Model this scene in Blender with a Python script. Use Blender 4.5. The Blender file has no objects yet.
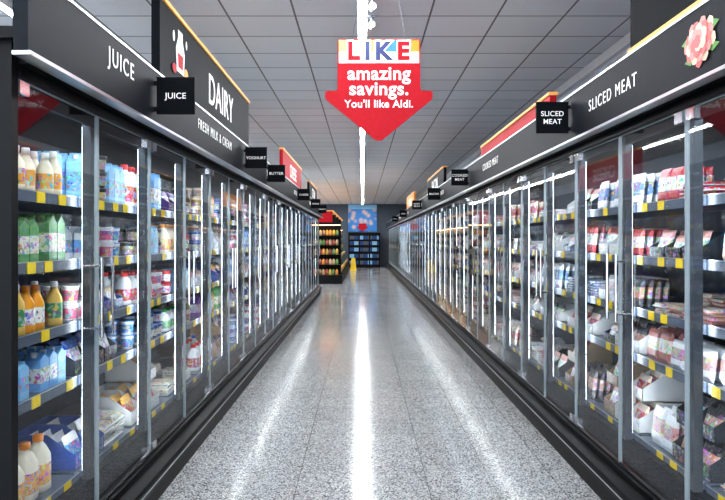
import bpy, math, random
import numpy as np
from mathutils import Vector
R = random.Random(11)
S = bpy.context.scene
F = 672.0; H = 1.5

# ------------------------------------------------------------ materials
def nm(name):
    m = bpy.data.materials.new(name); m.use_nodes = True
    nt = m.node_tree; b = nt.nodes.get('Principled BSDF')
    return m, nt, b
def mat(name, col, rough=0.5, metal=0.0, emis=None, es=0.0, spec=0.5):
    m, nt, b = nm(name)
    n = nt.nodes.new('ShaderNodeTexNoise'); n.inputs['Scale'].default_value = 35
    tc = nt.nodes.new('ShaderNodeTexCoord'); nt.links.new(tc.outputs['Object'], n.inputs['Vector'])
    mx = nt.nodes.new('ShaderNodeMix'); mx.data_type = 'RGBA'
    mx.inputs[6].default_value = (*[c*0.88 for c in col], 1); mx.inputs[7].default_value = (*[min(1, c*1.1) for c in col], 1)
    nt.links.new(n.outputs['Fac'], mx.inputs[0]); nt.links.new(mx.outputs[2], b.inputs['Base Color'])
    b.inputs['Roughness'].default_value = rough; b.inputs['Metallic'].default_value = metal
    b.inputs['Specular IOR Level'].default_value = spec
    if emis:
        b.inputs['Emission Color'].default_value = (*emis, 1); b.inputs['Emission Strength'].default_value = es
    return m
M_black = mat('black_powdercoat', (0.004, 0.0045, 0.0055), 0.45, spec=0.2)
M_dark = mat('dark_grey_panel', (0.006, 0.0075, 0.010), 0.6, spec=0.1)
M_fascia = mat('fascia_slate', (0.010, 0.0125, 0.017), 0.55, spec=0.15)
M_trim = mat('aluminium_trim', (0.62, 0.64, 0.67), 0.28, 0.9)
M_mull = mat('mullion_grey', (0.12, 0.135, 0.155), 0.35, 0.4)
M_chrome = mat('chrome', (0.8, 0.8, 0.82), 0.12, 1.0)
M_back = mat('cabinet_back', (0.04, 0.055, 0.085), 0.5)
M_shelf = mat('shelf_metal', (0.09, 0.11, 0.15), 0.35, 0.3)
M_rail = mat('price_rail', (0.11, 0.135, 0.18), 0.3)
M_yel = mat('price_tag_yellow', (0.92, 0.66, 0.02), 0.5)
M_white = mat('white_paint', (0.8, 0.8, 0.8), 0.5)
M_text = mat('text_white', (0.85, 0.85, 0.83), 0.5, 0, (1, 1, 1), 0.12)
M_red = mat('sign_red', (0.43, 0.016, 0.026), 0.55, spec=0.1)
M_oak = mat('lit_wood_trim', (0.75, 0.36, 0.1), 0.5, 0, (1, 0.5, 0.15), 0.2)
M_wall = mat('wall_paint', (0.6, 0.64, 0.70), 0.6)
M_wallb = mat('back_wall_paint', (0.09, 0.11, 0.14), 0.6)
M_navy = mat('navy', (0.01, 0.02, 0.12), 0.5)
M_orange = mat('orange', (0.9, 0.3, 0.02), 0.5)
M_blue = mat('blue', (0.03, 0.2, 0.7), 0.5)
M_dblue = mat('deep_blue', (0.015, 0.07, 0.25), 0.5)
M_lblue = mat('light_blue', (0.3, 0.6, 0.85), 0.5)
M_edge = mat('glass_edge', (0.38, 0.44, 0.47), 0.3, 0.2)
M_pink = mat('rose_pink', (0.75, 0.28, 0.25), 0.5)
M_green = mat('leaf_green', (0.12, 0.3, 0.08), 0.5)
def emit(name, col, s):
    m, nt, b = nm(name)
    b.inputs['Base Color'].default_value = (*col, 1)
    b.inputs['Emission Color'].default_value = (*col, 1); b.inputs['Emission Strength'].default_value = s
    return m
M_led = emit('led_diffuser', (0.95, 0.98, 1.0), 84)
M_cled = emit('cabinet_led', (0.84, 0.93, 1.0), 15)
M_spot = emit('spot_lens', (1.0, 0.97, 0.9), 2)
M_wled = emit('warm_led', (1.0, 0.62, 0.28), 9)

M_glass = bpy.data.materials.new('door_glass'); M_glass.use_nodes = True
nt = M_glass.node_tree; nt.nodes.clear()
o = nt.nodes.new('ShaderNodeOutputMaterial'); mx = nt.nodes.new('ShaderNodeMixShader')
tr = nt.nodes.new('ShaderNodeBsdfTransparent'); gl = nt.nodes.new('ShaderNodeBsdfGlossy')
lw = nt.nodes.new('ShaderNodeLayerWeight'); lw.inputs['Blend'].default_value = 0.5
pw = nt.nodes.new('ShaderNodeMath'); pw.operation = 'POWER'; pw.inputs[1].default_value = 4.5
ml = nt.nodes.new('ShaderNodeMath'); ml.operation = 'MULTIPLY_ADD'; ml.inputs[1].default_value = 0.82; ml.inputs[2].default_value = 0.08; ml.use_clamp = True
tr.inputs['Color'].default_value = (0.94, 0.97, 0.99, 1); gl.inputs['Roughness'].default_value = 0.03
nt.links.new(lw.outputs['Facing'], pw.inputs[0]); nt.links.new(pw.outputs[0], ml.inputs[0]); nt.links.new(ml.outputs[0], mx.inputs[0])
nt.links.new(tr.outputs[0], mx.inputs[1]); nt.links.new(gl.outputs[0], mx.inputs[2]); nt.links.new(mx.outputs[0], o.inputs[0])
tc = nt.nodes.new('ShaderNodeTexCoord'); nz = nt.nodes.new('ShaderNodeTexNoise'); nz.inputs['Scale'].default_value = 2.0
nt.links.new(tc.outputs['Object'], nz.inputs['Vector'])
bp = nt.nodes.new('ShaderNodeBump'); bp.inputs['Strength'].default_value = 0.015; bp.inputs['Distance'].default_value = 0.02
nt.links.new(nz.outputs['Fac'], bp.inputs['Height']); nt.links.new(bp.outputs[0], gl.inputs['Normal'])

M_prod, nt, b = nm('product_packaging')
at = nt.nodes.new('ShaderNodeAttribute'); at.attribute_name = 'Col'
tc = nt.nodes.new('ShaderNodeTexCoord')
vo = nt.nodes.new('ShaderNodeTexVoronoi'); vo.inputs['Scale'].default_value = 42
vo2 = nt.nodes.new('ShaderNodeTexNoise'); vo2.inputs['Scale'].default_value = 60; vo2.inputs['Detail'].default_value = 3
nt.links.new(tc.outputs['Object'], vo.inputs['Vector']); nt.links.new(tc.outputs['Object'], vo2.inputs['Vector'])
r1 = nt.nodes.new('ShaderNodeValToRGB'); r1.color_ramp.elements[0].position = 0.5; r1.color_ramp.elements[1].position = 0.54
nt.links.new(vo2.outputs['Fac'], r1.inputs['Fac'])
mm = nt.nodes.new('ShaderNodeMath'); mm.operation = 'MULTIPLY'
nt.links.new(r1.outputs['Color'], mm.inputs[0]); nt.links.new(at.outputs['Alpha'], mm.inputs[1])
mA = nt.nodes.new('ShaderNodeMix'); mA.data_type = 'RGBA'
hs = nt.nodes.new('ShaderNodeMix'); hs.data_type = 'RGBA'; hs.inputs[0].default_value = 0.3
nt.links.new(vo.outputs['Color'], hs.inputs[6]); hs.inputs[7].default_value = (0.25, 0.25, 0.27, 1)
nt.links.new(mm.outputs[0], mA.inputs[0]); nt.links.new(at.outputs['Color'], mA.inputs[6]); nt.links.new(hs.outputs[2], mA.inputs[7])
nt.links.new(mA.outputs[2], b.inputs['Base Color']); b.inputs['Roughness'].default_value = 0.3

M_floor, nt, b = nm('terrazzo_floor')
tc = nt.nodes.new('ShaderNodeTexCoord')
v = nt.nodes.new('ShaderNodeTexVoronoi'); v.inputs['Scale'].default_value = 140
n1 = nt.nodes.new('ShaderNodeTexNoise'); n1.inputs['Scale'].default_value = 130; n1.inputs['Detail'].default_value = 4
n2 = nt.nodes.new('ShaderNodeTexNoise'); n2.inputs['Scale'].default_value = 0.9; n2.inputs['Detail'].default_value = 3
for n in (v, n1, n2): nt.links.new(tc.outputs['Object'], n.inputs['Vector'])
bw = nt.nodes.new('ShaderNodeRGBToBW'); nt.links.new(v.outputs['Color'], bw.inputs[0])
cr = nt.nodes.new('ShaderNodeValToRGB'); e = cr.color_ramp.elements
e[0].position = 0.22; e[0].color = (0.09, 0.092, 0.098, 1); e[1].position = 0.78; e[1].color = (0.66, 0.67, 0.68, 1)
x = e.new(0.45); x.color = (0.36, 0.365, 0.375, 1)
nt.links.new(bw.outputs[0], cr.inputs[0])
mf = nt.nodes.new('ShaderNodeMix'); mf.data_type = 'RGBA'; mf.blend_type = 'OVERLAY'; mf.inputs[0].default_value = 0.5
nt.links.new(cr.outputs[0], mf.inputs[6]); nt.links.new(n1.outputs['Fac'], mf.inputs[7])
br = nt.nodes.new('ShaderNodeTexBrick'); br.offset = 0; br.inputs['Scale'].default_value = 1
br.inputs['Brick Width'].default_value = 0.4; br.inputs['Row Height'].default_value = 0.4
br.inputs['Mortar Size'].default_value = 0.003
br.inputs['Color1'].default_value = (1, 1, 1, 1); br.inputs['Color2'].default_value = (0.9, 0.9, 0.9, 1); br.inputs['Mortar'].default_value = (0.4, 0.4, 0.4, 1)
nt.links.new(tc.outputs['Object'], br.inputs['Vector'])
m2 = nt.nodes.new('ShaderNodeMix'); m2.data_type = 'RGBA'; m2.blend_type = 'MULTIPLY'; m2.inputs[0].default_value = 1
nt.links.new(mf.outputs[2], m2.inputs[6]); nt.links.new(br.outputs['Color'], m2.inputs[7])
nt.links.new(m2.outputs[2], b.inputs['Base Color'])
mr = nt.nodes.new('ShaderNodeMapRange'); mr.inputs[3].default_value = 0.07; mr.inputs[4].default_value = 0.17
nt.links.new(n2.outputs['Fac'], mr.inputs[0]); nt.links.new(mr.outputs[0], b.inputs['Roughness'])
b.inputs['Specular IOR Level'].default_value = 0.45
bp = nt.nodes.new('ShaderNodeBump'); bp.inputs['Strength'].default_value = 0.12; bp.inputs['Distance'].default_value = 0.02
n3 = nt.nodes.new('ShaderNodeTexNoise'); n3.inputs['Scale'].default_value = 2.5; nt.links.new(tc.outputs['Object'], n3.inputs['Vector'])
nt.links.new(n3.outputs['Fac'], bp.inputs['Height']); nt.links.new(bp.outputs[0], b.inputs['Normal'])

M_ceil, nt, b = nm('ceiling_tiles')
tc = nt.nodes.new('ShaderNodeTexCoord')
br = nt.nodes.new('ShaderNodeTexBrick'); br.offset = 0; br.inputs['Scale'].default_value = 1
br.inputs['Brick Width'].default_value = 0.6; br.inputs['Row Height'].default_value = 0.6; br.inputs['Mortar Size'].default_value = 0.009
br.inputs['Color1'].default_value = (0.88, 0.90, 0.93, 1); br.inputs['Color2'].default_value = (0.82, 0.84, 0.87, 1); br.inputs['Mortar'].default_value = (0.2, 0.205, 0.21, 1)
nt.links.new(tc.outputs['Object'], br.inputs['Vector'])
n1 = nt.nodes.new('ShaderNodeTexNoise'); n1.inputs['Scale'].default_value = 90; nt.links.new(tc.outputs['Object'], n1.inputs['Vector'])
mf = nt.nodes.new('ShaderNodeMix'); mf.data_type = 'RGBA'; mf.blend_type = 'OVERLAY'; mf.inputs[0].default_value = 0.1
nt.links.new(br.outputs['Color'], mf.inputs[6]); nt.links.new(n1.outputs['Fac'], mf.inputs[7])
nt.links.new(mf.outputs[2], b.inputs['Base Color']); b.inputs['Roughness'].default_value = 0.8

M_poster, nt, b = nm('poster_print')
tc = nt.nodes.new('ShaderNodeTexCoord')
v = nt.nodes.new('ShaderNodeTexVoronoi'); v.inputs['Scale'].default_value = 3.2; nt.links.new(tc.outputs['Object'], v.inputs['Vector'])
cr = nt.nodes.new('ShaderNodeValToRGB'); e = cr.color_ramp.elements
e[0].position = 0.22; e[0].color = (0.5, 0.35, 0.3, 1); e[1].position = 0.5; e[1].color = (0.04, 0.2, 0.5, 1)
nt.links.new(v.outputs['Distance'], cr.inputs[0]); nt.links.new(cr.outputs[0], b.inputs['Base Color'])
nt.links.new(cr.outputs[0], b.inputs['Emission Color']); b.inputs['Emission Strength'].default_value = 0.15

# ------------------------------------------------------------ geometry accumulators
class Acc:
    def __init__(s): s.v = []; s.f = []; s.c = []; s.m = []; s.sm = []
    def add(s, vs, fs, col=(1, 1, 1, 0), mi=0, smooth=False):
        b = len(s.v); s.v += vs
        for f in fs:
            s.f.append([b+i for i in f]); s.c.append(col); s.m.append(mi); s.sm.append(smooth)
    def box(s, x0, x1, y0, y1, z0, z1, col=(1, 1, 1, 0), mi=0):
        if x0 > x1: x0, x1 = x1, x0
        if y0 > y1: y0, y1 = y1, y0
        vs = [(x0, y0, z0), (x1, y0, z0), (x1, y1, z0), (x0, y1, z0), (x0, y0, z1), (x1, y0, z1), (x1, y1, z1), (x0, y1, z1)]
        s.add(vs, [(0, 3, 2, 1), (4, 5, 6, 7), (0, 1, 5, 4), (1, 2, 6, 5), (2, 3, 7, 6), (3, 0, 4, 7)], col, mi)
    def lathe(s, cx, cy, z, prof, n=10, ry=None, mi=0, sq=2.0):
        vs = []
        for h, r, c in prof:
            for k in range(n):
                a = 2*math.pi*(k+0.5)/n; ca, sa = math.cos(a), math.sin(a)
                ex = 2.0/sq
                px = math.copysign(abs(ca)**ex, ca)*r; py = math.copysign(abs(sa)**ex, sa)*r*(ry or 1)
                vs.append((cx+px, cy+py, z+h))
        b = len(s.v); s.v += vs
        for i in range(len(prof)-1):
            for k in range(n):
                k2 = (k+1) % n
                s.f.append([b+i*n+k, b+i*n+k2, b+(i+1)*n+k2, b+(i+1)*n+k]); s.c.append(prof[i][2]); s.m.append(mi); s.sm.append(True)
        t = (len(prof)-1)*n
        s.f.append([b+t+k for k in range(n)]); s.c.append(prof[-1][2]); s.m.append(mi); s.sm.append(False)
        s.f.append([b+k for k in reversed(range(n))]); s.c.append(prof[0][2]); s.m.append(mi); s.sm.append(False)
    def cyl(s, p0, p1, r, n=10, mi=0, col=(1, 1, 1, 0)):
        p0 = Vector(p0); p1 = Vector(p1); d = (p1-p0).normalized()
        u = d.orthogonal().normalized(); w = d.cross(u); vs = []
        for p in (p0, p1):
            for k in range(n):
                a = 2*math.pi*k/n; vs.append(tuple(p+u*math.cos(a)*r+w*math.sin(a)*r))
        fs = [(k, (k+1) % n, n+(k+1) % n, n+k) for k in range(n)] + [tuple(reversed(range(n))), tuple(range(n, 2*n))]
        s.add(vs, fs, col, mi, False)
    def obj(s, name, mats, parent=None, color=False):
        me = bpy.data.meshes.new(name); me.from_pydata(s.v, [], s.f)
        for m in mats: me.materials.append(m)
        me.polygons.foreach_set('material_index', s.m); me.polygons.foreach_set('use_smooth', s.sm)
        if color:
            a = me.color_attributes.new('Col', 'FLOAT_COLOR', 'CORNER')
            cnt = np.array([len(f) for f in s.f]); arr = np.repeat(np.array(s.c, dtype=np.float32), cnt, axis=0)
            a.data.foreach_set('color', arr.ravel())
        me.update()
        ob = bpy.data.objects.new(name, me); S.collection.objects.link(ob)
        if parent: ob.parent = parent
        return ob
def empty(name, loc=(0, 0, 0)):
    e = bpy.data.objects.new(name, None); e.location = loc; S.collection.objects.link(e); return e
def text(body, size, loc, rot, m, parent=None, name='lettering', off=0.0, ext=0.002, align='CENTER', sx=1.0, sp=1.05):
    c = bpy.data.curves.new(name, 'FONT'); c.body = body; c.size = size; c.offset = off; c.extrude = ext
    c.align_x = align; c.align_y = 'CENTER'; c.materials.append(m); c.space_character = sp
    ob = bpy.data.objects.new(name, c); S.collection.objects.link(ob)
    ob.rotation_euler = rot; ob.scale = (sx, 1, 1)
    ob.location = loc
    if parent:
        ob.parent = parent; ob.location = Vector(loc)-parent.location
    return ob
HP = math.pi/2
ROTL = (HP, 0, HP); ROTR = (HP, 0, -HP); ROTF = (HP, 0, 0)

# ------------------------------------------------------------ room
XL, XR, Y0, Y1, ZC = -9.0, 2.62, -3.0, 37.5, 3.5
def slab(name, a, m):
    A = Acc(); A.box(*a); return A.obj(name, [m])
slab('floor', (XL, XR, Y0, Y1, -0.1, 0), M_floor)
slab('ceiling', (XL, XR, Y0, Y1, ZC, ZC+0.1), M_ceil)
slab('wall_left', (XL-0.1, XL, Y0, Y1, -0.1, ZC+0.1), M_wall)
slab('wall_right', (XR, XR+0.1, Y0, Y1, -0.1, ZC+0.1), M_wall)
slab('wall_back', (XL, XR, Y1, Y1+0.1, -0.1, ZC+0.1), M_wallb)
A = Acc()
A.box(XL, XR, Y0-0.1, Y0, -0.1, 0.3); A.box(XL, XR, Y0-0.1, Y0, 3.2, ZC+0.1)
A.box(XL, XL+0.4, Y0-0.1, Y0, 0.3, 3.2); A.box(XR-0.3, XR, Y0-0.1, Y0, 0.3, 3.2)
A.obj('wall_front', [M_wall])  # wall left open behind the camera so world light fills the near aisle
A = Acc(); xq = XL+0.4
while xq < XR-0.3:
    A.box(xq-0.03, xq+0.03, Y0-0.09, Y0-0.01, 0.3, 3.2); xq += 1.5
A.box(XL+0.4, XR-0.3, Y0-0.09, Y0-0.01, 2.3, 2.36)
A.obj('added_fill_window', [M_black])  # unseen window bars, added with the opening that brightens ceiling and sign faces
A = Acc(); A.box(XR-0.05, XR, Y0, Y1, 3.40, 3.5); A.obj('trim_1', [M_white])

# ------------------------------------------------------------ ceiling lights
for i, lx in enumerate((0.0, -3.0, -6.0)):
    A = Acc(); y = -2.4
    A.box(lx-0.045, lx+0.045, -2.5, 36.5, 3.44, 3.5, mi=0)
    while y < 36.0:
        A.box(lx-0.034, lx+0.034, y, y+1.42, 3.437, 3.44, mi=1); y += 1.5
    A.obj('linear_ceiling_light', [M_white, M_led])
for yy in (5.35, 5.8):
    A = Acc()
    A.box(-0.0, 0.10, yy-0.02, yy+0.02, 3.42, 3.436)
    A.cyl((0.08, yy, 3.42), (0.08, yy, 3.38), 0.010)
    A.cyl((0.08, yy-0.05, 3.345), (0.08, yy+0.08, 3.375), 0.033, 16)
    A.cyl((0.08, yy-0.053, 3.344), (0.08, yy-0.05, 3.345), 0.026, 16, mi=1)
    A.obj('track_spotlight', [M_mull, M_spot])

# ------------------------------------------------------------ cabinets
SH = [0.40, 0.85, 1.11, 1.40, 1.69]
FT = 2.42
def cabinet(s, G, y0, y1, yb, step, fy0):
    root = empty('refrigerated_display_cabinet')
    X = lambda d: s*(G+d)
    B = Acc()
    B.box(X(-0.07), X(0.85), y0, y1, 0.0, 0.12, mi=0)
    prof = [(-0.07, 0.12), (-0.10, 0.125), (-0.11, 0.14), (-0.11, 0.175), (-0.10, 0.19), (-0.03, 0.20), (-0.03, 0.235), (0.02, 0.24), (0.85, 0.24), (0.85, 0.12)]
    n = len(prof); vs = [(X(d), y0, z) for d, z in prof]+[(X(d), y1, z) for d, z in prof]
    B.add(vs, [(k, (k+1) % n, n+(k+1) % n, n+k) for k in range(n)]+[tuple(range(n)), tuple(range(n, 2*n))], mi=0)
    B.box(X(-0.113), X(-0.108), y0, y1, 0.154, 0.162, mi=2)
    B.box(X(-0.012), X(-0.004), y0, y1, 0.24, 0.25, mi=0)
    B.box(X(0.03), X(0.75), y0, y1, 0.24, 0.38, mi=1)
    B.box(X(0.72), X(0.8), y0, y1, 0.24, 2.12, mi=3)
    B.box(X(-0.02), X(0.85), y0, y1, 2.10, 2.2, mi=0)
    B.box(X(-0.03), X(0.0), y0, y1, 2.085, 2.105, mi=0)
    B.box(X(0.02), X(0.035), y0, y1, 2.03, 2.10, mi=0)
    B.box(X(-0.06), X(0.0), y0, y1, 2.13, 2.2, mi=0)
    B.box(X(-0.12), X(-0.07), fy0, y1, 2.14, FT, mi=1)
    B.box(X(-0.128), X(-0.065), fy0, y1, 2.128, 2.142, mi=2)
    B.box(X(-0.124), X(-0.065), fy0, y1, FT, FT+0.01, mi=2)
    B.box(X(-0.07), X(0.2), fy0+0.05, y1, 2.2, 2.24, mi=0)
    B.box(X(-0.07), X(0.0), y0, y0+0.05, 2.2, FT-0.02, mi=0)
    for a, c in ((y0-0.045, y0), (y1, y1+0.045)):
        B.box(X(-0.02), X(0.85), a, c, 0.0, 2.2, mi=0)
    B.obj('cabinet_body', [M_black, M_fascia, M_trim, M_back, M_white], root)
    bs = []; y = yb
    while y > y0+0.05: y -= step
    y += step
    bs = [y0]
    while y < y1-0.2:
        if y-bs[-1] > 0.2: bs.append(y)
        y += step
    bs.append(y1)
    Gl = Acc(); E = Acc(); Hn = Acc(); Mu = Acc()
    for i in range(len(bs)-1):
        a, c = bs[i]+0.006, bs[i+1]-0.006
        yaw = R.uniform(-0.003, 0.003)
        Gl.add([(X(0), a, 0.26), (X(yaw*(c-a)), c, 0.26), (X(yaw*(c-a)), c, 2.085), (X(0), a, 2.085)], [(0, 1, 2, 3) if s > 0 else (3, 2, 1, 0)])
        for q in (a, c-0.007):
            E.box(X(-0.006), X(0.006), q, q+0.007, 0.25, 2.09)
        E.box(X(-0.006), X(0.006), a, c, 0.25, 0.262, mi=1)
        E.box(X(-0.004), X(0.004), a, c, 2.078, 2.085, mi=0)
        hy = a+0.05 if i % 2 == 0 else c-0.05
        for hz in (2.05, 0.28):
            E.box(X(-0.016), X(0.016), hy-0.035, hy+0.035, hz-0.02, hz+0.03, mi=1)
        q = (c-0.06) if i % 2 == 0 else (a+0.06)
        Hn.cyl((X(-0.05), q, 1.05), (X(-0.05), q, 1.42), 0.0085, 10)
        for hz in (1.09, 1.38): Hn.cyl((X(-0.05), q, hz), (X(0.0), q, hz), 0.006, 8)
    for q in bs[1:-1]:
        Mu.box(X(0.02), X(0.06), q-0.02, q+0.02, 0.38, 2.1, mi=0)
        Mu.box(X(0.06), X(0.063), q-0.014, q+0.014, 0.42, 2.03, mi=1)
    Mu.box(X(0.045), X(0.085), y0+0.02, y1-0.02, 2.09, 2.099, mi=1)
    Gl.obj('door_glass', [M_glass], root); E.obj('door_edges', [M_edge, M_chrome], root)
    Hn.obj('door_handles', [M_chrome], root); Mu.obj('mullion_lights', [M_mull, M_cled], root)
    Sh = Acc()
    for k, z in enumerate(SH):
        d0 = 0.10 if k else 0.09
        for i in range(len(bs)-1):
            a, c = bs[i]+0.012, bs[i+1]-0.012
            Sh.box(X(d0), X(0.70), a, c, z-0.02, z, mi=0)
            Sh.box(X(d0-0.012), X(d0), a, c, z-0.035, z+0.012, mi=1)
            Sh.box(X(d0-0.0125), X(d0-0.011), a, c, z+0.008, z+0.0125, mi=3)
            t = a+R.uniform(0.03, 0.12)
            while t < c-0.07:
                w = 0.068
                Sh.box(X(d0-0.016), X(d0-0.012), t, t+w, z-0.036, z+0.010, mi=2)
                t += R.choice((0.15, 0.2, 0.26, 0.32))
    Sh.obj('shelves', [M_shelf, M_rail, M_yel, M_trim], root)
    return root, bs, X
GL, GR = 1.25, 1.45
cabL, bL, XLf = cabinet(-1, GL, 2.40, 19.0, 3.16, 0.78, 2.27)
cabR, bR, XRf = cabinet(1, GR, 0.2, 36.8, 3.0, 0.78, 0.2)

# ------------------------------------------------------------ products
W = (0.80, 0.82, 0.84)
def c4(c, a=0.0): return (*c, a)
kinds = {}; side_ = ['L']
def K(k):
    k = (k, side_[0])
    if k not in kinds: kinds[k] = Acc()
    return kinds[k]
def bottle(A, cx, cy, z, h, r, body, lab, cap, n=10):
    b = c4(body); l = c4(lab, 1); c = c4(cap)
    A.lathe(cx, cy, z, [(0, r*0.9, b), (h*0.03, r, b), (h*0.18, r, l), (h*0.52, r, b), (h*0.64, r*0.93, b), (h*0.8, r*0.5, b), (h*0.87, r*0.38, c), (h*0.871, r*0.44, c), (h*0.99, r*0.44, c), (h, r*0.38, c)], n)
def jug(A, cx, cy, z, h, r, body, lab, cap, n=12):
    b = c4(body); l = c4(lab, 1); c = c4(cap)
    A.lathe(cx, cy, z, [(0, r*0.88, b), (h*0.03, r, b), (h*0.14, r, l), (h*0.5, r, b), (h*0.62, r*0.97, b), (h*0.78, r*0.62, b), (h*0.87, r*0.34, b), (h*0.88, r*0.42, c), (h*0.98, r*0.42, c), (h, r*0.36, c)], n, sq=3.2)
    A.cyl((cx, cy+r*0.85, z+h*0.56), (cx, cy+r*0.45, z+h*0.86), r*0.13, 6, col=b)
def carton(A, cx, cy, z, h, w, body, lab, cap):
    b = c4(body, 0.15); l = c4(lab, 1)
    x0, x1, y0, y1 = cx-w/2, cx+w/2, cy-w/2, cy+w/2
    A.box(x0, x1, y0, y1, z, z+h*0.22, b); A.box(x0, x1, y0, y1, z+h*0.22, z+h*0.6, l); A.box(x0, x1, y0, y1, z+h*0.6, z+h*0.8, b)
    zt = z+h*0.8; zr = z+h*0.95
    A.add([(x0, y0, zt), (x1, y0, zt), (x1, y1, zt), (x0, y1, zt), (x0, cy, zr), (x1, cy, zr)], [(0, 1, 5, 4), (2, 3, 4, 5), (1, 2, 5), (3, 0, 4)], b)
    A.box(x0, x1, cy-0.002, cy+0.002, zr-0.002, z+h, b)
    A.lathe(cx, cy-w*0.25, z+h*0.86, [(0, 0.013, c4(cap)), (0.022, 0.013, c4(cap))], 8)
def pot(A, cx, cy, z, h, r, body, lab, lid, n=12):
    A.lathe(cx, cy, z, [(0, r*0.78, c4(body)), (h*0.15, r*0.82, c4(lab, 1)), (h*0.75, r*0.95, c4(body)), (h*0.93, r, c4(lid)), (h*0.95, r*1.06, c4(lid)), (h, r*1.04, c4(lid, 0.5))], n)
def packet(A, cx, cy, z, h, w, t, body, lab, lean=0.0, s=1):
    b = c4(body, 0.2); l = c4(lab, 1); vs = []
    for zz, f in ((0, 0.1), (0.15, 0.9), (0.35, 1), (0.75, 1), (0.88, 0.8), (1, 0.1)):
        ox = s*lean*zz*h; k = t/2*f; ww = w/2*(1 if f > 0.5 else 1.03)
        for dx, dy in ((-k, -ww*0.8), (-k, ww*0.8), (-k*0.15, ww), (k, ww*0.8), (k, -ww*0.8), (k*0.15, -ww)):
            vs.append((cx+ox+dx, cy+dy, z+zz*h))
    base = len(A.v); A.v += vs; n = 6
    for i in range(5):
        col = l if i == 2 else b
        for k in range(n):
            A.f.append([base+i*n+k, base+i*n+(k+1) % n, base+(i+1)*n+(k+1) % n, base+(i+1)*n+k]); A.c.append(col); A.m.append(0); A.sm.append(False)
def tray(A, x, cy, z, w, d, h, s, box, pc, lc, rr):
    x0 = x; x1 = x+s*d; t = 0.004; c = c4(box, 0.0)
    y0, y1 = cy-w/2, cy+w/2
    A.box(x0, x1, y0, y1, z, z+t, c)
    A.box(x0, x0+s*t, y0, y1, z, z+h*0.45, c4(box, 0.6)); A.box(x1-s*t, x1, y0, y1, z, z+h, c)
    for q in (y0, y1-t):
        vs = [(x0, q, z), (x1, q, z), (x1, q, z+h), (x0+s*d*0.45, q, z+h), (x0, q, z+h*0.45)]
        vs += [(a, b_+t, c_) for a, b_, c_ in vs]
        A.add(vs, [(0, 1, 2, 3, 4), (9, 8, 7, 6, 5), (0, 5, 6, 1), (1, 6, 7, 2), (2, 7, 8, 3), (3, 8, 9, 4), (4, 9, 5, 0)], c)
    n = rr.choice((1, 3, 4, 5))
    for i in range(n):
        px = x0+s*(0.02+d*0.8*i/n)
        packet(A, px, cy+rr.uniform(-.008, .008), z+t, h*rr.uniform(0.8, 1.1), w*0.86, 0.02, pc, lc, 0.35, s)
def flat(A, x, cy, z, w, d, s, pc, lc, n, rr):
    for i in range(n):
        zz = z+i*0.018; o = rr.uniform(-0.012, 0.012); p = rr.uniform(-0.012, 0.012)
        x0, x1 = sorted((x+o, x+o+s*d)); y0, y1 = cy-w/2+p, cy+w/2+p
        A.box(x0, x1, y0, y1, zz, zz+0.004, c4(lc, .3))
        A.box(x0+0.012, x1-0.012, y0+0.012, y1-0.012, zz+0.004, zz+0.017, c4(pc, .8))
PL = dict(
 bottle=[((0.9,0.38,0.02),(0.85,0.85,0.8),(0.9,0.3,0.01)), ((0.8,0.72,0.55),(0.75,0.35,0.05),(0.85,0.85,0.8)), ((0.75,0.5,0.12),(0.06,0.25,0.1),(0.9,0.9,0.9)), ((0.4,0.02,0.04),(0.7,0.7,0.7),(0.3,0.02,0.05)), (W,(0.05,0.2,0.6),(0.03,0.1,0.5)), ((0.1,0.05,0.02),(0.5,0.42,0.25),(0.05,0.05,0.05)), ((0.1,0.35,0.7),W,(0.02,0.1,0.4))],
 jug=[(W,(0.06,0.22,0.7),(0.02,0.1,0.6)), (W,(0.1,0.4,0.15),(0.03,0.35,0.06)), (W,(0.6,0.06,0.06),(0.7,0.02,0.02)), ((0.82,0.76,0.62),(0.85,0.42,0.1),(0.85,0.28,0.02))],
 carton=[((0.2,0.48,0.85),W,(0.9,0.9,0.9)), ((0.05,0.22,0.62),(0.45,0.62,0.85),(0.1,0.2,0.6)), (W,(0.15,0.38,0.75),(0.1,0.2,0.7)), ((0.12,0.35,0.12),(0.75,0.75,0.6),(0.1,0.4,0.1)), ((0.85,0.35,0.04),(0.8,0.7,0.4),(0.9,0.9,0.9)), ((0.13,0.04,0.25),(0.4,0.35,0.5),(0.3,0.1,0.4)), ((0.3,0.62,0.9),(0.2,0.5,0.85),(0.9,0.9,0.9))],
 pot=[(W,(0.75,0.15,0.28),W), (W,(0.1,0.28,0.65),(0.1,0.35,0.75)), ((0.2,0.5,0.85),(0.2,0.1,0.4),W), ((0.75,0.7,0.55),(0.45,0.25,0.08),(0.7,0.55,0.3)), ((0.02,0.02,0.03),(0.35,0.3,0.2),(0.1,0.1,0.1)), ((0.03,0.09,0.38),(0.7,0.7,0.75),(0.2,0.45,0.8)), ((0.5,0.03,0.04),W,(0.5,0.03,0.04))])
BOXL = [(0.75,0.75,0.74), (0.72,0.73,0.75), (0.03,0.035,0.045), (0.36,0.24,0.13), (0.03,0.08,0.32), (0.06,0.02,0.12)]
BOXR = [(0.75,0.75,0.74), (0.72,0.73,0.75), (0.75,0.75,0.74), (0.68,0.66,0.62), (0.03,0.035,0.045), (0.03,0.035,0.045), (0.38,0.27,0.16), (0.04,0.07,0.2)]
PKL = [((0.6,0.22,0.2),W), (W,(0.1,0.25,0.6)), ((0.1,0.35,0.7),W), ((0.02,0.02,0.03),(0.4,0.2,0.12)), ((0.03,0.10,0.38),W), ((0.75,0.4,0.05),(0.5,0.05,0.03)), ((0.13,0.04,0.25),W), ((0.7,0.6,0.4),W)]
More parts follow.
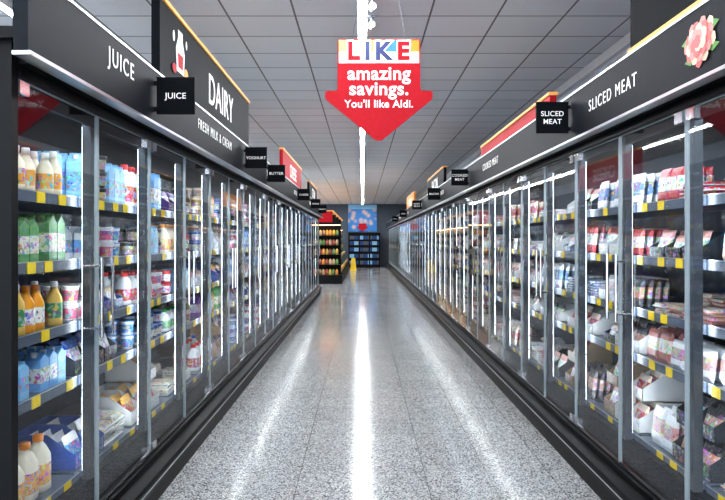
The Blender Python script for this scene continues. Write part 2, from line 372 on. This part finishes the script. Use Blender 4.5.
PKR = [((0.66,0.32,0.28),W), ((0.40,0.12,0.10),(0.7,0.62,0.55)), (W,(0.6,0.35,0.32)), (W,(0.65,0.5,0.42)), ((0.02,0.02,0.03),(0.45,0.22,0.16)), ((0.66,0.48,0.36),W), ((0.62,0.5,0.4),(0.45,0.04,0.04)), ((0.48,0.03,0.04),W), ((0.025,0.025,0.03),(0.6,0.55,0.45)), (W,(0.1,0.2,0.45)), ((0.7,0.42,0.38),W), (W, (0.4,0.38,0.36))]
def fill(s, Xf, bs, side, yfar):
    side_[0] = side
    PK = PKL if side == 'L' else PKR; BX = BOXL if side == 'L' else BOXR
    for k, z in enumerate(SH):
        top = (SH+[2.05])[k+1]-0.05
        gap = top-z
        for i in range(len(bs)-1):
            a, c = bs[i]+0.035, bs[i+1]-0.035
            if a < 0.8: continue
            far = a > 15
            y = a; run = 0; typ = None
            if side == 'L' and i == 0:
                ch = [['jug'], ['carton'], ['bottle'], ['carton'], ['bottle']][k]
            elif side == 'L' and i < 5: ch = ['carton', 'jug', 'pot', 'bottle', 'carton', 'tray', 'pot'] if k else ['jug', 'carton', 'tray', 'flat']
            elif side == 'L': ch = ['pot', 'pot', 'carton', 'tray', 'packet', 'tray', 'flat']
            elif k == 0: ch = ['flat', 'flat', 'tray', 'packet']
            else: ch = ['tray', 'tray', 'packet', 'tray', 'flat', 'packet']
            if side == 'R' and a > 8: ch = ch+['pot']
            base_typ = R.choice(ch)
            while True:
                if run <= 0:
                    run = R.randint(2, 4)
                    typ = base_typ if R.random() < 0.6 else R.choice(ch)
                    pal = PL.get(typ); col = R.choice(pal) if pal else R.choice(PK)
                    if side == 'L' and i == 0:
                        col = {0: PL['jug'][3], 1: PL['carton'][R.choice((0, 6))], 2: PL['bottle'][R.choice((0,2))], 3: PL['carton'][R.choice((3, 4))], 4: PL['bottle'][R.choice((0, 1))]}[k]
                    if side == 'L' and i in (1, 2, 3) and typ == 'carton': col = PL['carton'][R.choice((0, 1, 2, 6))]
                    bx = R.choice(BX); hh = R.uniform(0.5, 0.88); hb = R.uniform(0.75, 1)
                    if R.random() < 0.12: y += 0.09
                run -= 1
                rows = 1 if far else (3 if typ in ('bottle', 'pot') else 2)
                back = 0.09 if R.random() < 0.15 else 0
                if typ == 'bottle':
                    w = 0.082; h = min(0.24, gap*0.92)*hb
                    if y+w > c: break
                    for r_ in range(rows): bottle(K('juice_bottles'), Xf(0.16+back+r_*0.09), y+w/2, z, h, 0.037, *col, n=8 if far else 12)
                elif typ == 'jug':
                    w = 0.115; h = min(0.27, gap*0.92)*hb
                    if y+w > c: break
                    for r_ in range(rows): jug(K('milk_jugs'), Xf(0.18+r_*0.12), y+w/2, z, h, 0.05, *col)
                elif typ == 'carton':
                    w = 0.082; h = min(0.26, gap*0.93)*hb
                    if y+w > c: break
                    for r_ in range(rows): carton(K('drink_cartons'), Xf(0.16+back+r_*0.085), y+w/2, z, h, 0.075, *col)
                elif typ == 'pot':
                    w = 0.092; h = 0.085
                    if y+w > c: break
                    mxs = max(1, int(gap*0.85/h)); st = min(mxs, R.choice((1, 2, 2, 3)))
                    for r_ in range(rows):
                        for q in range(st): pot(K('yoghurt_pots'), Xf(0.16+back+r_*0.092), y+w/2, z+q*(h+0.0005), h, 0.042, *col, n=8 if far else 12)
                elif typ == 'packet':
                    w = 0.14; h = min(0.2, gap*hh)
                    if y+w > c: break
                    if R.random() < 0.9:
                        for r_ in range(1 if far else 4): packet(K('food_packets'), Xf(0.14+back+r_*0.045), y+w/2+R.uniform(-.006, .006), z, h*R.uniform(.93, 1), w*0.92, 0.035, *col, 0.12, s)
                elif typ == 'flat':
                    w = 0.15
                    if y+w > c: break
                    for r_ in range(1 if far else 2):
                        flat(K('vacuum_packs'), Xf(0.125+r_*0.22), y+w/2, z, 0.14, 0.2, s, *col, R.randint(2, 7), R)
                else:
                    w = 0.185; h = min(0.17, gap*hh)
                    if y+w > c: break
                    tray(K('packaged_food_boxes'), Xf(0.12), y+w/2, z, w-0.008, 0.3, h, s, bx, *col, R)
                    if gap > 0.36 and R.random() < 0.5:
                        tray(K('packaged_food_boxes'), Xf(0.14), y+w/2, z+h+0.01, w-0.008, 0.28, h*0.9, s, bx, *col, R)
                y += w+0.002
fill(-1, XLf, bL, 'L', 19); fill(1, XRf, bR, 'R', 36)
for (k, _), A in kinds.items(): A.obj(k, [M_prod], color=True)

# ------------------------------------------------------------ fascia lettering
def fasc(s, G, body, y, z=2.29, size=0.10):
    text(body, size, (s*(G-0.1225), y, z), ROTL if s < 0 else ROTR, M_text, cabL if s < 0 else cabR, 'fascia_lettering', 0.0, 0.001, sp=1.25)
fasc(-1, GL, 'JUICE', 3.15, 2.32, 0.115)
fasc(-1, GL, 'FRESH MILK & CREAM', 5.2, 2.30, 0.10)
fasc(-1, GL, 'YOGHURT', 8.2); fasc(-1, GL, 'BUTTER', 11.3); fasc(-1, GL, 'CHEESE', 14.5)
fasc(1, GR, 'SLICED MEAT', 3.6, 2.28, 0.095)
for i, t in enumerate(['COOKED MEAT', 'BACON', 'READY MEALS', 'PIZZA', 'FRESH PASTA', 'SALADS']): fasc(1, GR, t, 7.0+i*4.2)

rose = empty('rose_emblem', (GR-0.123, 2.64, 2.28))
A = Acc(); rr = random.Random(3)
for q in range(30):
    a = q*2.4; d = 0.010*math.sqrt(29-q)*1.6; r = 0.028
    cy, cz = 0.0+math.cos(a)*d*1.2, math.sin(a)*d*0.9
    vs = [(-0.001-0.0004*q, cy+math.cos(t*math.pi/6+q)*r*(1 if t % 2 else .9), cz+math.sin(t*math.pi/6+q)*r*(1 if t % 2 else .9)) for t in range(12)]
    A.add(vs, [tuple(range(12))], mi=(q*7) % 3)
for a in (0.3, 2.6, 3.7, 5.5):
    cy, cz = math.cos(a)*0.11, math.sin(a)*0.08
    A.add([(-0.0005, cy-0.05, cz), (-0.0005, cy, cz+0.02), (-0.0005, cy+0.05, cz), (-0.0005, cy, cz-0.02)], [(0, 1, 2, 3)], mi=3)
A.obj('petals', [M_pink, mat('rose_cream', (0.85, 0.55, 0.42), 0.5), mat('rose_red', (0.6, 0.14, 0.14), 0.5), M_green], rose)

def blade(s, G, y, body, red=False, zc=2.28, w=0.205, h=0.195):
    x0 = G-0.12-0.015
    r = empty('aisle_blade_sign', (s*(x0-w/2), y, zc))
    A = Acc()
    A.box(-w/2, w/2, -0.008, 0.008, -h/2, h/2, mi=0)
    A.box(-w/2-0.003, w/2+0.003, -0.009, 0.009, h/2, h/2+0.005, mi=1)
    A.box(s*w/2, s*(w/2+0.014), -0.006, 0.006, -h*0.42, -h*0.3, mi=1)
    A.box(s*w/2, s*(w/2+0.014), -0.006, 0.006, h*0.3, h*0.42, mi=1)
    A.obj('sign_panel', [M_red if red else M_dark, M_black], r)
    ls = body.split('\n')
    for i, t in enumerate(ls):
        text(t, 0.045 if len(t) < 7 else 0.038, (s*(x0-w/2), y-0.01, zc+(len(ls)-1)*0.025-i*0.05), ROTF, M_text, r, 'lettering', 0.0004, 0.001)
blade(-1, GL, 3.65, 'JUICE'); blade(-1, GL, 6.4, 'YOGHURT'); blade(-1, GL, 7.9, 'BUTTER'); blade(-1, GL, 11.6, 'CHEESE')
blade(-1, GL, 14.5, 'CREAM'); blade(-1, GL, 17.0, 'DESSERTS')
blade(1, GR, 4.3, 'SLICED\nMEAT'); blade(1, GR, 8.4, 'COOKED\nMEAT'); blade(1, GR, 11.4, 'BACON'); blade(1, GR, 15.0, 'READY\nMEALS')
blade(1, GR, 20, 'PIZZA'); blade(1, GR, 25, 'PASTA')

def header(s, Xb, y0, y1, z0, z1, title, m=M_dark, ts=0.3, bottom_trim=False, ty=None):
    r = empty('category_header_board', (s*Xb, (y0+y1)/2, (z0+z1)/2))
    A = Acc(); ly = (y1-y0)/2; lz = (z1-z0)/2
    A.box(0, s*0.05, -ly, ly, -lz, lz, mi=0)
    A.box(-s*0.012, s*0.062, -ly-0.01, ly+0.01, lz, lz+0.025, mi=1)
    if bottom_trim: A.box(-s*0.012, s*0.062, -ly-0.01, ly+0.01, -lz-0.03, -lz, mi=1)
    for q in (-ly*0.8, ly*0.8):
        A.box(s*0.01, s*0.035, q-0.015, q+0.015, 2.24-(z0+z1)/2, -lz, mi=2)
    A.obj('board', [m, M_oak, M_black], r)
    if title: text(title, ts, (s*(Xb-0.002), (ty or (y0+y1)/2), (z0+z1)/2-0.02), ROTL if s < 0 else ROTR, M_text, r, 'lettering', 0.002, 0.001)
    return r
dairy = header(-1, 1.185, 3.93, 7.0, 2.44, 2.92, 'DAIRY', ts=0.33, ty=5.65)
A = Acc()
def blob(yy, zz, w, h, mi, x=0.004):
    n = 14; vs = [(x, yy+math.cos(2*math.pi*t/n)*w/2, zz+math.sin(2*math.pi*t/n)*h/2) for t in range(n)]
    A.add(vs, [tuple(range(n))], mi=mi)
A.add([(0.004, -1.19, -0.1), (0.004, -1.02, -0.1), (0.004, -1.0, 0.04), (0.004, -1.05, 0.12), (0.004, -1.05, 0.17), (0.004, -1.16, 0.17), (0.004, -1.16, 0.12), (0.004, -1.21, 0.04)], [tuple(range(8))], mi=0)
A.add([(0.005, -1.16, -0.07), (0.005, -1.05, -0.07), (0.005, -1.04, 0.02), (0.005, -1.17, 0.02)], [(0, 1, 2, 3)], mi=2)
for (yy, zz, w, h, mi) in ((-1.26, 0.1, 0.05, 0.07, 0), (-0.96, 0.12, 0.04, 0.06, 0), (-0.97, -0.08, 0.1, 0.08, 1), (-1.25, -0.1, 0.1, 0.06, 2)):
    blob(yy, zz, w, h, mi, 0.005+0.001*mi)
A.obj('milk_emblem', [M_white, M_orange, M_red], dairy)
header(-1, 1.185, 10.0, 13.0, 2.44, 2.85, 'CHEESE', M_red)
header(-1, 1.185, 15.0, 17.5, 2.44, 2.8, 'CREAM')
header(1, 1.375, 1.2, 3.45, 2.475, 2.98, 'MEAT', bottom_trim=True)
header(1, 1.45, 5.2, 8.2, 2.44, 2.62, None, M_red)
header(1, 1.45, 12.0, 15, 2.44, 2.8, 'BACON')
header(1, 1.45, 19.0, 22, 2.44, 2.85, 'CHILLED', M_orange)

# ------------------------------------------------------------ hanging arrow sign
px = 5.0/F
sg = empty('hanging_arrow_sign', (0.122, 5.0, H+(240-91)*px))
def rounded(pts, rad=0.02, n=5):
    out = []
    N = len(pts)
    for i, p in enumerate(pts):
        p = Vector(p); a = (Vector(pts[i-1])-p); b_ = (Vector(pts[(i+1) % N])-p)
        rr_ = min(rad, a.length/2.2, b_.length/2.2)
        s0 = p+a.normalized()*rr_; e0 = p+b_.normalized()*rr_
        for k in range(n+1):
            t = k/n; out.append((1-t)**2*s0+2*t*(1-t)*p+t*t*e0)
    return out
hw, ah = 0.308, 0.400
out = rounded([(-hw, 0.385), (-hw, -0.0), (-ah, -0.0), (-ah, -0.06), (-0.02, -0.37), (0.02, -0.37), (ah, -0.06), (ah, -0.0), (hw, -0.0), (hw, 0.385)], 0.025)
n = len(out)
A = Acc(); vs = [(p[0], -0.006, p[1]) for p in out]+[(p[0], 0.006, p[1]) for p in out]
A.add(vs, [tuple(range(n)), tuple(reversed(range(n, 2*n)))]+[(k, n+k, n+(k+1) % n, (k+1) % n) for k in range(n)])
cols = [M_orange, M_lblue, M_white, mat('pastel_yellow', (0.9, 0.65, 0.15), 0.5), M_blue]
A.box(-0.298, 0.298, -0.009, -0.006, 0.205, 0.375, mi=3)
for x0, x1, z0, mi in ((-0.298, -0.2, 0.29, 4), (-0.2, -0.1, 0.29, 2), (-0.1, -0.04, 0.29, 1), (0.04, 0.13, 0.29, 5), (0.13, 0.2, 0.29, 4), (0.2, 0.298, 0.29, 1)):
    A.box(x0, x1, -0.0095, -0.009, z0, 0.375, mi=mi)
for q in (-0.2, 0.2):
    A.cyl((q, 0, 0.38), (q*0.55, 0, ZC-0.003-(H+149*px)), 0.0015, 6, mi=6)
A.obj('sign_board', [M_red]+cols[:]+[M_mull], sg)
def st(t, size, x, z, m, off, d=-0.011, sx=1.0):
    text(t, size, (sg.location.x+x, sg.location.y+d, sg.location.z+z), ROTF, m, sg, 'lettering', off, 0.001, sx=sx)
for ch, xx, m in (('L', -0.19, M_red), ('I', -0.085, M_navy), ('K', 0.03, M_navy), ('E', 0.18, M_red)):
    st(ch, 0.19, xx, 0.288, M_text, 0.017, -0.0115); st(ch, 0.18, xx, 0.288, m, 0.008, -0.0135)
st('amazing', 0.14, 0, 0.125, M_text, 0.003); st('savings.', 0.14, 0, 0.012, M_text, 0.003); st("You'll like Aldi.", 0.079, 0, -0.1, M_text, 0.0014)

# ------------------------------------------------------------ far end
fr_ = empty('upright_display_fridge', (0.1, 36.7, 0))
A = Acc()
A.box(-0.85, 0.85, 0.0, 0.55, 0, 1.9, mi=0)
A.box(-0.87, 0.87, -0.06, 0.0, 0.0, 0.15, mi=0); A.box(-0.87, 0.87, -0.06, 0.0, 1.75, 1.9, mi=0)
for q in (-0.85, -0.3, 0.27, 0.82): A.box(q-0.02, q+0.05 if q < 0.8 else q+0.03, -0.05, 0, 0.15, 1.75, mi=0)
for z in (0.5, 0.85, 1.2, 1.5): A.box(-0.83, 0.83, -0.03, -0.001, z, z+0.03, mi=0)
for i in range(26):
    for z in (0.17, 0.53, 0.88, 1.23, 1.53):
        A.box(-0.8+i*0.062, -0.8+i*0.062+0.052, -0.025, -0.002, z, z+0.2, mi=(2, 3, 2, 4)[(i//4+int(z*10)) % 4])
A.obj('fridge_body', [M_black, M_trim, M_dblue, M_lblue, M_mull], fr_)
ps = empty('promotional_wall_board', (0.0, 37.4, 2.72))
A = Acc(); A.box(-0.8, 0.8, -0.02, 0.09, -0.75, 0.75, mi=0)
A.box(-0.8, 0.8, -0.03, -0.02, 0.5, 0.75, mi=1)
A.add([(-0.22, -0.04, -0.3), (-0.22, -0.04, -0.48), (-0.3, -0.04, -0.48), (-0.3, -0.04, -0.53), (0, -0.04, -0.74), (0.3, -0.04, -0.53), (0.3, -0.04, -0.48), (0.22, -0.04, -0.48), (0.22, -0.04, -0.3)], [tuple(range(9))], mi=2)
A.obj('board', [M_poster, M_lblue, M_red], ps)

PX, PY = -1.15, 23.5
fs = empty('produce_display_stand', (PX, PY, 0))
A = Acc(); P = Acc(); rr = random.Random(5)
PC = [(0.75, 0.3, 0.03), (0.6, 0.42, 0.05), (0.12, 0.25, 0.05), (0.4, 0.06, 0.03), (0.55, 0.38, 0.2), (0.3, 0.16, 0.06)]
for blk in range(4):
    y = blk*3.0
    A.box(-0.5, 0.45, y, y+2.8, 0, 0.35, mi=0); A.box(-0.5, -0.44, y, y+2.8, 0.35, 2.0, mi=0)
    for q in (y, y+2.76): A.box(-0.5, 0.05, q, q+0.04, 0.35, 2.05, mi=0)
    A.box(-0.5, 0.1, y, y+2.8, 2.0, 2.12, mi=0); A.box(-0.05, 0.08, y+0.05, y+2.75, 1.985, 2.0, mi=1)
    A.box(-0.4, 0.1, y, y+0.05, 2.12, 2.5, mi=3 if blk == 0 else 0); A.box(-0.42, 0.12, y, y+2.8, 2.5, 2.54, mi=2)
    for z, d in ((0.35, 0.45), (0.75, 0.3), (1.1, 0.2), (1.45, 0.12), (1.75, 0.1)):
        A.box(-0.44, d, y+0.04, y+2.76, z-0.02, z, mi=0)
        A.box(d-0.01, d, y+0.05, y+2.75, z-0.02, z+0.015, mi=0)
        yy = y+0.08
        while yy < y+2.65:
            col = rr.choice(PC)
            P.lathe(PX+d-0.1, PY+yy+0.06, z+0.001, [(0, 0.05, c4(col)), (0.06, 0.065, c4(col, .5)), (0.13, 0.055, c4(col)), (0.17, 0.02, c4(col))], 8)
            yy += 0.13
A.box(-0.5, 0.45, -0.6, -0.05, 0, 0.3, mi=0); A.box(-0.5, 0.4, -0.08, -0.02, 0.3, 2.1, mi=0)
A.box(-0.5, 0.42, -0.4, -0.02, 2.02, 2.1, mi=0); A.box(-0.46, 0.38, -0.38, -0.3, 2.005, 2.02, mi=1)
for z, d in ((0.3, 0.58), (0.65, 0.46), (1.0, 0.4), (1.32, 0.36), (1.65, 0.34)):
    A.box(-0.48, 0.42, -d, -0.08, z-0.02, z, mi=0)
    xx = -0.42
    while xx < 0.38:
        col = rr.choice(PC)
        P.lathe(PX+xx, PY-d+0.09, z+0.001, [(0, 0.045, c4(col)), (0.06, 0.055, c4(col, .5)), (0.15, 0.05, c4(col)), (0.2, 0.02, c4(col))], 8)
        xx += 0.115
A.obj('stand_frame', [M_black, M_wled, M_oak, M_red], fs); P.obj('packaged_produce', [M_prod], color=True)
A = Acc()
A.add([(-0.15, -0.14, 0), (0.15, -0.14, 0), (0.09, -0.01, 0.62), (-0.09, -0.01, 0.62), (-0.15, -0.12, 0), (0.15, -0.12, 0), (0.09, 0.005, 0.62), (-0.09, 0.005, 0.62)], [(0, 1, 2, 3), (7, 6, 5, 4), (0, 4, 5, 1), (1, 5, 6, 2), (2, 6, 7, 3), (3, 7, 4, 0)])
A.add([(-0.15, 0.14, 0), (0.15, 0.14, 0), (0.09, 0.02, 0.62), (-0.09, 0.02, 0.62), (-0.15, 0.12, 0), (0.15, 0.12, 0), (0.09, 0.005, 0.62), (-0.09, 0.005, 0.62)], [(3, 2, 1, 0), (4, 5, 6, 7), (0, 1, 5, 4), (1, 2, 6, 5), (2, 3, 7, 6), (3, 0, 4, 7)])
w = A.obj('wet_floor_sign', [M_yel]); w.location = (-0.45, 33, 0)

# ------------------------------------------------------------ camera / world
cam = bpy.data.cameras.new('camera'); co = bpy.data.objects.new('camera', cam); S.collection.objects.link(co)
co.location = (0, 0, H); co.rotation_euler = (HP, 0, 0)
cam.sensor_width = 36; cam.lens = F/725*36; cam.shift_y = -10/725; cam.clip_start = 0.05
S.camera = co
wd = bpy.data.worlds.new('world'); S.world = wd; wd.use_nodes = True
wd.node_tree.nodes['Background'].inputs[0].default_value = (0.8, 0.88, 1.0, 1); wd.node_tree.nodes['Background'].inputs[1].default_value = 3.2
S.view_settings.view_transform = 'Standard'
for lk in ('Medium High Contrast', 'Standard - Medium High Contrast'):
    try: S.view_settings.look = lk; break
    except Exception: pass
S.view_settings.exposure = 0.2
